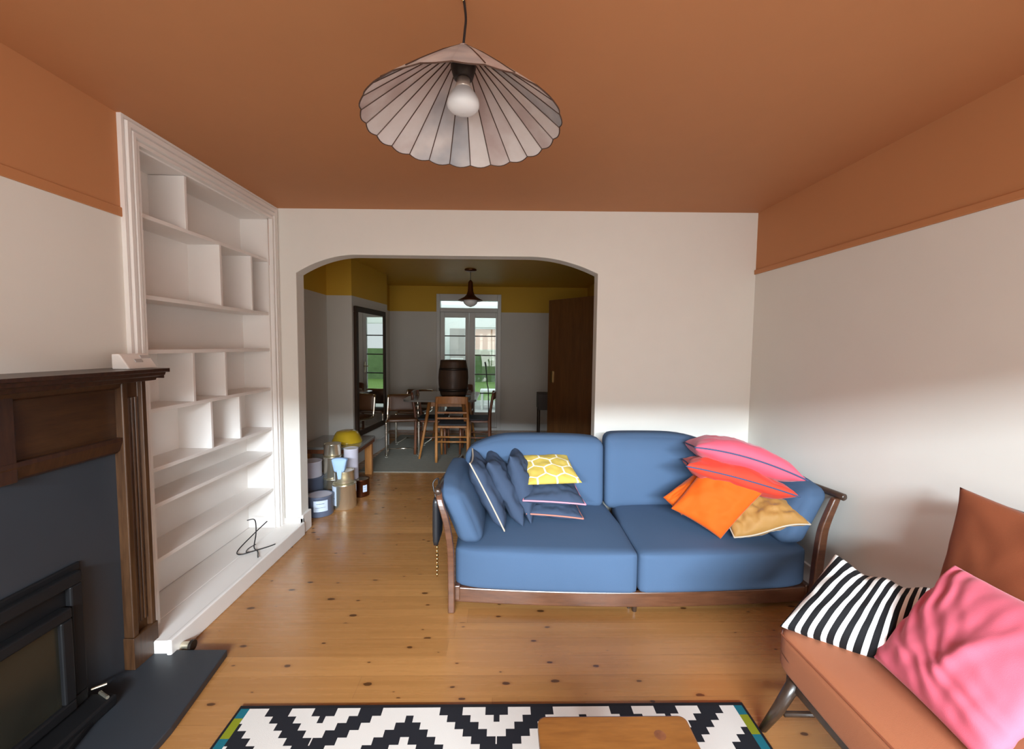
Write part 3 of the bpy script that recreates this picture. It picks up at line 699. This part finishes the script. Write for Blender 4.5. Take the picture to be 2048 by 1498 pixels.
# strap hanging beside the sofa
sp = thing('shoulder_bag', 'small dark fabric bag with brass chain hanging beside the left arm of the blue sofa', 'bag', (-.36, 2.36, .6))
soft('pouch', (.016, .085, .13), .014, 'blackp', lambda x, y, z: (-.352 + x, 2.33 + y, .475 + z), sp, (.008, 0, 0), n=8)
ch = MB()
for k in range(9): ch.tube([(-.352, 2.30, .345 - k * .022), (-.352, 2.30, .329 - k * .022)], .005 if k % 3 else .008, 8)
ch.build('chain', 'brass', sp, smooth=True)
MB().tube(spline([(-.352, 2.27, .60), (-.372, 2.29, .675), (-.345, 2.31, .695), (-.355, 2.33, .60)]), .004, 6).build('strap', 'blackp', sp, smooth=True)

# ---- cushions on the sofa
G1 = 'dark blue cushions standing against the left sofa arm'
def stand(p_bot, p_top, depth=.36, back=(-.03, 1, .0)):
    b = Vector(back) * depth; return [p_bot, p_top, tuple(Vector(p_top) + b), tuple(Vector(p_bot) + b)]
cushion('cushion', stand((.018, 2.38, .372), (-.185, 2.44, .745)), .13, 'navy', 'dark blue cushion with cream piping leaning on the left sofa arm', group=G1, pipe='cream', seed=1, pinch=.10, wr=.008)
cushion('cushion', stand((.128, 2.44, .372), (-.085, 2.50, .735)), .13, 'navy', 'middle plain blue cushion of the three standing at the left arm', group=G1, seed=2, pinch=.12, wr=.010)
cushion('cushion', stand((.175, 2.47, .372), (.045, 2.55, .762), .33, (.12, 1, 0)), .13, 'navy', 'plain blue cushion standing nearest the stack with the yellow cushion', group=G1, seed=3, pinch=.14, wr=.010)
G2 = 'cushions stacked on the left sofa seat'
cushion('cushion', [(.150, 2.50, .425), (.490, 2.50, .395), (.475, 2.79, .435), (.17, 2.79, .45)], .085, 'navy', 'blue cushion with rust piping at the bottom of the left stack', group=G2, pipe='rustpipe', seed=4, pinch=.05)
cushion('cushion', [(.128, 2.50, .505), (.502, 2.50, .482), (.475, 2.80, .53), (.15, 2.80, .55)], .10, 'navy', 'blue cushion with pink piping under the yellow cushion', group=G2, pipe='pinkpipe', seed=5, pinch=.05)
cushion('cushion', [(.160, 2.55, .585), (.488, 2.55, .600), (.435, 2.83, .700), (.105, 2.83, .690)], .085, 'hive', 'yellow cushion with white honeycomb pattern on top of the stack', group=G2, seed=6, pinch=.07, wr=.003)
G3 = 'bright cushions heaped at the right end of the sofa'
cushion('cushion', [(1.29, 2.29, .375), (1.665, 2.225, .478), (1.675, 2.52, .585), (1.28, 2.62, .54)], .16, 'gold', 'mustard gold velvet cushion with cream piping beneath the orange cushion', group=G3, pipe='cream', seed=7, pinch=.06, wr=.012, wscale=10,
        bow=lambda u, v: (0, 0, -.025 * cos(3.2 * (u + .45)) * max(0, -v) * .45))
cushion('cushion', [(.985, 2.55, .510), (1.07, 2.47, .43), (1.40, 2.56, .70), (1.262, 2.66, .655)], .10, 'orange', 'folded orange cushion peeping out behind the large orange one', group=G3, seed=8, pinch=.02, wr=.006)
def fold_or(u, v): return .006 * sin(9 * (u * .8 - v * .5)) * exp(-((u + .55) ** 2 + (v + .5) ** 2) * 3)
cushion('cushion', [(1.232, 2.325, .352), (1.503, 2.33, .655), (1.27, 2.52, .790), (.998, 2.46, .475)], .12, 'orange', 'large bright orange velvet cushion tilted cornerwise on the right seat', group=G3, seed=9, pinch=.045, wr=.006, fold=fold_or)
cushion('cushion', [(1.055, 2.40, .735), (1.600, 2.225, .640), (1.66, 2.58, .580), (1.17, 2.74, .690)], .15, 'red', 'coral red cushion with navy piping under the pink cushion', group=G3, pipe='navypipe', pipe_r=.004, seed=10, pinch=.08, wr=.009,
        bow=lambda u, v: (0, 0, .012 * (1 - u * u) * (v < 0) - .01 * u))
cushion('cushion', [(1.110, 2.42, .850), (1.655, 2.25, .712), (1.70, 2.60, .665), (1.20, 2.78, .80)], .175, 'pink2', 'rose pink cushion with navy piping on top of the right heap', group=G3, pipe='navypipe', pipe_r=.0045, seed=11, pinch=.05, wr=.006,
        bow=lambda u, v: (0, 0, .03 * (1 - u * u)))

# ================================================================== ARMCHAIR
ac = thing('armchair', 'low rust-brown upholstered armchair with dark splayed legs beside the right wall', 'armchair', (1.35, 1.2, 0))
AY1, AY0 = 1.500, .70
def aseat(x, y, z):
    X = 1.33 + x; Y = 1.09 + y
    zz = .335 + z
    if z > 0: zz += .02 * (1 - ((y) / .41) ** 2) * (1 - (x / .33) ** 2) - .05 * max(0, (x + .33) / .66)
    if z < 0: zz += .012 * ((y / .41) ** 2)
    k = max(0, abs(y) / .41 - .8) / .2
    return (X + .03 * k * k * (-x / .33 if x < 0 else 0), Y, zz)
soft('seat_cushion', (.325, .405, .072), .022, 'rust', aseat, ac, (.006, .004, .014), n=26)
def seam_pt(t): return (1.0075 + .022 * max(0, (t - .955) / .045) ** 2, .72 + .765 * t, .4005 - .002 * max(0, (t - .9) / .1))
MB().tube([seam_pt(i / 30) for i in range(31)], .0035, 6).build('piping', 'rust_dark', ac, smooth=True)
cb_ = [(1.560, 1.462, .47), (1.665, 1.492, .935), (1.665, .80, .90), (1.560, .80, .45)]
def bfold(u, v): return .0
cc = cushion('back_cushion', [(1.545, .78, .42), (1.545, 1.485, .42), (1.672, 1.505, .925), (1.672, .76, .905)], .13, 'rust_dark', 'x', seed=20, pinch=.068, wr=.004)
for k_ in ('label', 'category'): del cc[k_]
loc = cc.location.copy(); cc.parent = ac; cc.location = loc - ac.location
MB().box(1.03, 1.62, .74, 1.46, .215, .258).build('seat_frame', 'blackwood', ac, bevel=.01)
MB().tube([(1.04, 1.42, .25), (1.01, 1.455, .12), (.983, 1.498, 0)], [.022, .020, .013], 12).build('leg', 'blackwood', ac, smooth=True)
MB().tube([(1.075, .80, .235), (.99, .73, 0)], [.021, .013], 12).build('leg', 'blackwood', ac, smooth=True)
MB().tube([(1.58, 1.405, .235), (1.70, 1.47, 0)], [.021, .013], 12).build('leg', 'blackwood', ac, smooth=True)
MB().tube([(1.58, .80, .235), (1.70, .73, 0)], [.021, .013], 12).build('leg', 'blackwood', ac, smooth=True)
MB().tube([(1.035, 1.46, .095), (1.64, 1.44, .10)], .010, 10).build('stretcher', 'blackwood', ac, smooth=True)
for y in (1.43, .80): MB().tube(spline([(1.60, y, .22), (1.64, y, .45), (1.76, y, .88)]), [.018] * 13, 10).build('back_post', 'blackwood', ac, smooth=True)
for z in (.55, .70, .84): MB().box(1.66 + (z - .5) * .28, 1.675 + (z - .5) * .28, .80, 1.43, z, z + .04).build('back_slat', 'blackwood', ac, bevel=.004)
# cushions on the armchair
def sfold(u, v):
    return .016 * sin(7 * (u + .25 * v)) * exp(-(u * .9) ** 2 * 2) * max(0, v + .3)
cushion('cushion', [(.995, 1.450, .435), (1.262, 1.262, .430), (1.560, 1.450, .570), (1.300, 1.600, .625)], .21, 'stripe', 'black and white striped cushion slumped on the far corner of the rust armchair', pinch=.05, seed=12, wr=.006, fold=sfold,
        bow=lambda u, v: (0, 0, -.050 * (1 - u * u) * max(0, (v + 1) / 2)), n=44)
def pfold(u, v):
    rho = sqrt((u + 1.3) ** 2 + (v - 1.5) ** 2); k = max(0, min(1, (rho - 1.7) / .7))
    th = math.atan2(v - 1.5, u + 1.3)
    f = .0075 * k * sin(rho * 24 + 2.5 * sin(th * 2.5 + .6) + noise.noise(Vector((u * 2, v * 2, 3))) * 4) * (.7 + .3 * sin(th * 4 + rho))
    d = (u + .25) * .9 + (v + .1) * .35
    return f - .014 * exp(-(d) ** 2 * 90) * max(0, 1 - abs(v + .1) * 1.3)
cushion('cushion', [(1.155, .93, .432), (1.205, 1.300, .432), (1.475, 1.325, .725), (1.440, .93, .735)], .13, 'pink', 'big creased pink velvet cushion leaning on the back of the rust armchair', pinch=.03, seed=13, wr=.004, fold=pfold, n=80, wscale=5)

# ================================================================== RUG + COFFEE TABLE
rg = MB().box(-1.010, .969, -1.35, 1.612, .0, .008)
tag(rg.build('zigzag_rug', 'rug'), 'black and white stepped zigzag rug with teal and green side bands', 'rug')
ct = thing('coffee_table', 'small orange pine coffee table standing on the zigzag rug', 'table', (.31, .85, 0))
def rrect(x0, x1, y0, y1, r, n=6):
    o = []
    for cx, cy, a in ((x1 - r, y1 - r, 0), (x0 + r, y1 - r, 90), (x0 + r, y0 + r, 180), (x1 - r, y0 + r, 270)):
        for k in range(n + 1): t = radians(a + 90 * k / n); o.append((cx + r * cos(t), cy + r * sin(t)))
    return o
MB().prism(rrect(.104, .516, .52, 1.124, .022), 'z', .372, .400).build('tabletop', 'pine', ct, bevel=.005)
kn = MB().lathe([(.0, .0006), (.010, .0006), (.0155, .0001)], (.424, 1.062, .400), 20); kn.build('knot', 'brown_chair', ct)
for x, y in ((.14, .56), (.44, .56), (.14, 1.05), (.44, 1.05)): MB().box(x, x + .038, y, y + .038, .008, .372).build('leg', 'pine', ct, bevel=.004)
MB().box(.15, .47, .57, .585, .31, .372).box(.15, .47, 1.065, 1.08, .31, .372).box(.145, .16, .57, 1.08, .31, .372).box(.46, .475, .57, 1.08, .31, .372).build('apron', 'pine', ct)

# ================================================================== DINING ROOM THINGS
# mirror
mr = thing('wall_mirror', 'large dark-framed mirror on the chimney breast of the dining room', 'mirror', (-1.72, 5.6, .3))
mfr = rect_frame(MB(), -.003, .032, .03, .955, .330, 1.868, .065).build('frame', 'blackmatt', mr, bevel=.006)
mgl = MB().box(.004, .020, .09, .895, .39, 1.81).build('mirror_glass', 'mirror', mr)
mr.location = (-1.736 + .006, 5.0, 0); mr.rotation_euler = (0, 0, -math.atan2(.11, 1.1))
for o_ in (mfr, mgl): o_.matrix_parent_inverse = Matrix()
# dining pendant
dp = thing('copper_pendant_lamp', 'copper fisherman-style pendant lamp hanging in the dining room', 'ceiling lamp', (-.425, 5.6, 2.0))
MB().lathe([(.075, 2.4), (.078, 2.385), (.055, 2.372), (.015, 2.366)], (-.425, 5.6, 0), 24).build('ceiling_rose', 'copper', dp, smooth=True)
MB().tube([(-.425, 5.6, 2.37), (-.425, 5.6, 2.26)], .004, 8).build('cord', 'darkdetail', dp)
MB().lathe([(.012, 2.262), (.030, 2.235), (.036, 2.12), (.052, 2.075), (.085, 2.045), (.155, 2.008), (.158, 1.998), (.15, 1.998), (.08, 2.03), (.0, 2.05)], (-.425, 5.6, 0), 32).build('lamp_shade', 'copper', dp, smooth=True)
MB().lathe([(.095, 2.005), (.085, 1.965), (.05, 1.935), (.0, 1.918)], (-.425, 5.6, 0), 24).build('glass_globe', 'bulb', dp, smooth=True)
# rug in dining room
tag(MB().box(-1.60, .45, 4.75, 6.75, 0, .008).build('grey_rug', 'greyrug'), 'plain grey-green rug under the dining table', 'rug')
# dining table
dt = thing('dining_table', 'round-edged dining table with dark glass top and pale splayed legs', 'table', (-.75, 5.75, 0))
MB().prism(rrect(-1.25, -.33, 5.30, 6.35, .12), 'z', .72, .745).build('tabletop', 'tableglass', dt, bevel=.004)
for (tx, ty, bx_, by) in ((-.92, 5.42, -1.03, 5.30), (-.50, 5.42, -.40, 5.30), (-.92, 6.2, -1.03, 6.32), (-.50, 6.2, -.40, 6.32)):
    MB().tube([(tx, ty, .72), (bx_, by, .008)], [.024, .013], 10).build('leg', 'beech', dt, smooth=True)
for y in (5.41, 6.19): MB().box(-.92, -.50, y, y + .02, .65, .72).build('apron', 'beech', dt)
# barrel on the table
ba = thing('barrel', 'dark brown wooden barrel standing on the dining table', 'barrel', (-.625, 5.42, .745))
MB().lathe([(.0, .79), (.150, .79), (.150, .775), (.168, .82), (.186, .93), (.190, 1.02), (.184, 1.10), (.165, 1.21), (.160, 1.24), (.148, 1.24), (.148, 1.225), (0, 1.225)], (-.625, 5.46, 0), 32).build('staves', 'barrel', ba, smooth=True)
MB().lathe([(.178, .85), (.1815, .85), (.1870, .885), (.184, .885)], (-.625, 5.46, 0), 32).build('hoop', 'darkdetail', ba, smooth=True)
MB().lathe([(.178, 1.115), (.184, 1.115), (.175, 1.15), (.170, 1.15)], (-.625, 5.46, 0), 32).build('hoop', 'darkdetail', ba, smooth=True)
tr = thing('wooden_tray', 'dark wooden tray under the barrel on the dining table', 'tray', (-.6, 5.46, .745))
MB().box(-.80, -.42, 5.31, 5.66, .746, .775).build('base', 'barrel', tr, bevel=.004)
for y in (5.295, 5.66): MB().box(-.80, -.42, y, y + .015, .746, .79).build('rim', 'brown_chair', tr, bevel=.003)
# ladder-back dining chairs
def chair(name, label, mats, seatm):
    t = thing(name, label, 'chair', (0, 0, 0), 'wooden chairs around the dining table')
    wd_ = mats
    for s in (-1, 1):
        MB().tube(spline([(s * .19, -.20, 0), (s * .19, -.19, .42), (s * .185, -.21, .62), (s * .175, -.24, .80)], 4), .018, 8).build('rear_leg', wd_, t, smooth=True)
        MB().tube([(s * .18, .19, 0), (s * .18, .18, .43)], [.014, .019], 8).build('leg', wd_, t, smooth=True)
    MB().prism(rrect(-.20, .20, -.20, .21, .04), 'z', .42, .445).build('seat_frame', wd_, t, bevel=.004)
    MB().prism(rrect(-.18, .18, -.18, .19, .05), 'z', .445, .465).build('seat_pad', seatm, t, bevel=.008)
    n_ = 10; top = MB(); vs = []
    for i in range(n_ + 1):
        x = -.185 + .37 * i / n_; y = -.235 - .03 * (1 - (x / .185) ** 2)
        for a, z in ((0, .715), (0, .805), (.018, .805), (.018, .715)): vs.append((x, y - a + .009, z + .008 * (1 - (x / .185) ** 2)))
    fs = [(0, 1, 2, 3), tuple(range(len(vs) - 4, len(vs)))]
    for i in range(n_):
        for k in range(4): fs.append((i * 4 + k, i * 4 + (k + 1) % 4, i * 4 + (k + 1) % 4 + 4, i * 4 + k + 4))
    top.add(vs, fs).build('top_rail', wd_, t, bevel=.004)
    for z, yy in ((.60, -.215), (.53, -.205)): MB().box(-.185, .185, yy - .008, yy + .008, z, z + .022).build('back_slat', wd_, t, bevel=.003)
    for z in (.31, .25): MB().tube([(-.185, -.19, z), (.185, -.19, z)], .010, 8).build('stretcher', wd_, t, smooth=True)
    for s in (-1, 1): MB().tube([(s * .185, -.19, .22), (s * .18, .18, .22)], .009, 8).build('stretcher', wd_, t, smooth=True)
    return t
c1 = chair('dining_chair', 'honey-coloured ladder-back chair turned away, nearest the camera at the dining table', 'beech', 'charcoal')
c1.location = (-.605, 5.20 + .14, .008)
c2 = chair('dining_chair', 'darker brown chair on the left of the dining table, seen side on', 'brown_chair', 'charcoal')
def place(o, x, y, rz, label=None):
    o.location = (x, y, .008); o.rotation_euler = (0, 0, radians(rz))
    if label: o['label'] = label
place(c2, -.93, 5.72, -90)
c3 = copy_tree(c2); place(c3, -.36, 5.72, 90, 'darker brown chair on the right of the dining table with curved top rail')
c4 = copy_tree(c2); place(c4, -.66, 6.50, 180, 'brown chair at the far side of the dining table behind the barrel')
# chrome tube chairs by the mirror
def tube_chair(label):
    t = thing('chrome_chair', label, 'chair', (0, 0, 0), 'chrome tube chairs beside the mirror')
    for s in (-1, 1):
        MB().tube(spline([(s * .20, .20, .012), (s * .20, -.16, .012), (s * .20, -.20, .05), (s * .20, -.20, .40), (s * .20, -.16, .44), (s * .20, .16, .44), (s * .20, .20, .50), (s * .19, .24, .74)], 5), .015, 8).build('side_tube', 'chrome', t, smooth=True)
    MB().tube([(-.20, .20, .012), (.20, .20, .012)], .010, 8).build('foot_tube', 'chrome', t, smooth=True)
    MB().tube([(-.19, .24, .74), (.19, .24, .74)], .010, 8).build('top_tube', 'chrome', t, smooth=True)
    soft('seat', (.19, .19, .022), .018, 'brownseat', lambda x, y, z: (x, y, .46 + z), t, (0, 0, .01), n=8)
    soft('backrest', (.185, .014, .11), .012, 'brownseat', lambda x, y, z: (x, .225 + y + z * .12, .635 + z), t, (0, .008, 0), n=8)
    for s in (-1, 1): MB().lathe([(.016, 0), (.018, .006), (.010, .014)], (s * .20, -.19, 0), 12).build('foot_cap', 'whitep', t, smooth=True)
    return t
k1 = tube_chair('chrome tube chair with brown seat standing nearer the arch beside the mirror')
k1.location = (-1.30, 5.60, .008); k1.rotation_euler = (0, 0, radians(12))
k2 = copy_tree(k1); k2.location = (-1.28, 6.25, .008); k2.rotation_euler = (0, 0, radians(-8)); k2['label'] = 'chrome tube chair with brown seat standing farther back beside the mirror'
# walking stick-like pole
tag(MB().tube(spline([(-.27, 6.5, 1.18), (-.255, 6.5, 1.10), (-.235, 6.5, .85), (-.215, 6.5, .70), (-.21, 6.5, .008)]), [.012] * 6 + [.008] * 19, 8).build('pole', 'blackp', smooth=True), 'thin dark pole standing behind the dining chair in front of the glazed doors', 'pole')
# dark cabinet at the far right
db = thing('side_cabinet', 'dark grey side cabinet on thin legs beside the brown door', 'cabinet', (.8, 6.9, 0))
MB().box(.565, 1.10, 6.72, 7.10, .42, .67).build('body', 'darkbox', db, bevel=.004)
for x, y in ((.585, 6.74), (1.08, 6.74), (.585, 7.08), (1.08, 7.08)): MB().tube([(x, y, .42), (x, y, 0)], .012, 8).build('leg', 'blackwood', db)
# low side table by the alcove
stb = thing('side_table', 'low side table with dark glossy top and amber wood legs by the paint tins', 'table', (-1.62, 4.45, 0))
MB().prism(rrect(-1.98, -1.40, 4.16, 4.74, .03), 'z', .395, .42).build('tabletop', 'tableglass', stb, bevel=.004)
MB().box(-1.97, -1.41, 4.17, 4.73, .355, .395).build('apron', 'brown_chair', stb)
for x, y in ((-1.50, 4.18), (-1.50, 4.66), (-1.95, 4.18), (-1.95, 4.66)): MB().box(x, x + .075, y, y + .055, 0, .355).build('leg', 'beech', stb, bevel=.004)
# ochre lamp shade / bowl
bo = MB().lathe([(.155, .0), (.150, .012), (.118, .085), (.100, .108), (.06, .120), (0, .123)], (0, 0, 0), 32).build('ochre_bowl', 'ochre', smooth=True)
bo.location = (-1.60, 4.42, .421); tag(bo, 'glossy ochre yellow bowl upturned on the low side table', 'bowl')
# paint tins and tubs
def tin(x, y, z, r, h, label, body='steel', lab=None, lid='steel'):
    t = thing('paint_tin', label, 'paint tin', (x, y, z), 'paint tins and tubs inside the arch')
    MB().lathe([(r * .97, 0), (r, .006), (r, h * .96), (r * 1.02, h * .97), (r * 1.02, h), (r * .9, h), (r * .88, h - .006)], (x, y, z), 32).build('body', body, t, smooth=True)
    MB().lathe([(r * .88, h - .006), (0, h - .006), (0, h - .004), (r * .9, h - .003)], (x, y, z), 24).build('lid', lid, t)
    if lab:
        vs = []; fs = []; a0, a1 = lab[1], lab[2]; n_ = 12
        for i in range(n_ + 1):
            a = radians(a0 + (a1 - a0) * i / n_)
            for zz in (h * lab[3], h * lab[4]): vs.append((x + (r + .001) * cos(a), y + (r + .001) * sin(a), z + zz))
            for zz in (h * lab[4], h * lab[3]): vs.append((x + (r + .0022) * cos(a), y + (r + .0022) * sin(a), z + zz))
        for i in range(n_):
            for k in range(4): fs.append((i * 4 + k, i * 4 + (k + 1) % 4, i * 4 + (k + 1) % 4 + 4, i * 4 + k + 4))
        lb = MB().add(vs, fs).build('paper_label', lab[0], t)
        vs2 = []; fs2 = []
        for row, (z0, z1, b0, b1) in enumerate(((.70, .735, .2, .75), (.36, .38, .12, .85))):
            aa = a0 + (a1 - a0) * b0; ab = a0 + (a1 - a0) * b1; o_ = len(vs2)
            for i in range(7):
                a = radians(aa + (ab - aa) * i / 6); 
                for rr, zz in ((.0022, z0), (.0022, z1), (.003, z1), (.003, z0)): vs2.append((x + (r + rr) * cos(a), y + (r + rr) * sin(a), z + h * (lab[3] + (lab[4] - lab[3]) * zz)))
            for i in range(6):
                for k in range(4): fs2.append((o_ + i * 4 + k, o_ + i * 4 + (k + 1) % 4, o_ + i * 4 + (k + 1) % 4 + 4, o_ + i * 4 + k + 4))
        MB().add(vs2, fs2).build('print', 'navypipe', lb)
    return t
# floor level
tb = tin(-1.525, 3.57, 0, .105, .165, 'wide dark blue-grey plastic tub with pale label, nearest the arch jamb', 'tub', ('paper', -95, -35, .30, .85), 'lilac')
tin(-1.375, 3.72, 0, .098, .215, 'large shiny paint tin on the floor with pale blue label on its left', 'steel', ('paper', -175, -112, .18, .95))
tin(-1.72, 3.88, 0, .095, .23, 'dark tub on the floor under the white tub by the wall', 'tub', None, 'lilac')
tin(-1.55, 3.93, 0, .09, .20, 'shiny tin on the floor behind the front two', 'steel')
tin(-1.33, 4.02, 0, .075, .16, 'short brown tin on the floor before the side table', 'copper', ('paper', -60, -30, .3, .7))
# second level
tin(-1.640, 3.72, .166 + .0, .085, .15, 'lilac-white plastic tub stacked on the blue-grey tub', 'lilac', None, 'lilac') if False else None
t5 = tin(-1.720, 3.86, .231, .088, .14, 'lilac-white tub stacked on the dark tub by the wall', 'lilac', None, 'lilac')
tin(-1.385, 3.75, .215, .082, .105, 'squat shiny tin stacked on the large paint tin', 'steel', ('whitecloth', -172, -140, .2, .85))
tin(-1.56, 3.93, .2, .078, .20, 'tall shiny tin stacked on the tin at the back', 'steel')
tin(-1.565, 3.95, .4, .075, .11, 'small shiny tin topmost at the back of the paint pile', 'steel')
rgd = thing('painting_rag', 'pale blue cloth draped over the squat shiny paint tin', 'cloth', (-1.38, 3.72, .32))
soft('fold', (.055, .030, .055), .012, 'bluecloth', lambda x, y, z: (-1.405 + x * (1 + z * 4), 3.70 + y, .378 + z), rgd, (0, .012, .01), n=10)
soft('flap', (.020, .008, .055), .006, 'bluecloth', lambda x, y, z: (-1.400 + x * (1 + z * 5), 3.672 + y, .315 + z), rgd, n=8)
wt = tin(-1.42, 4.02, .161, .065, .29, 'tall pale pinkish carton standing behind the blue cloth', 'lilac', None, 'whitep')
# sunroom contents
fg = thing('fridge', 'pale grey cabinet in the sunroom seen through the left glass door', 'cabinet', (-1.05, 9.6, 0))
MB().box(-1.16, -.84, 9.4, 10.0, 0, 1.80).build('body', 'greyp', fg, bevel=.01); MB().box(-1.14, -.86, 9.385, 9.4, .1, 1.15).build('door', 'sun_white', fg, bevel=.006)
cn = thing('planter_bench', 'pale slatted bench in the sunroom by the garden door', 'bench', (-.3, 9.6, 0))
MB().box(-.50, -.10, 9.5, 9.9, .40, .44).build('seat', 'sun_white', cn); 
for x in (-.48, -.16): MB().box(x, x + .04, 9.52, 9.88, 0, .40).build('leg', 'sun_white', cn)
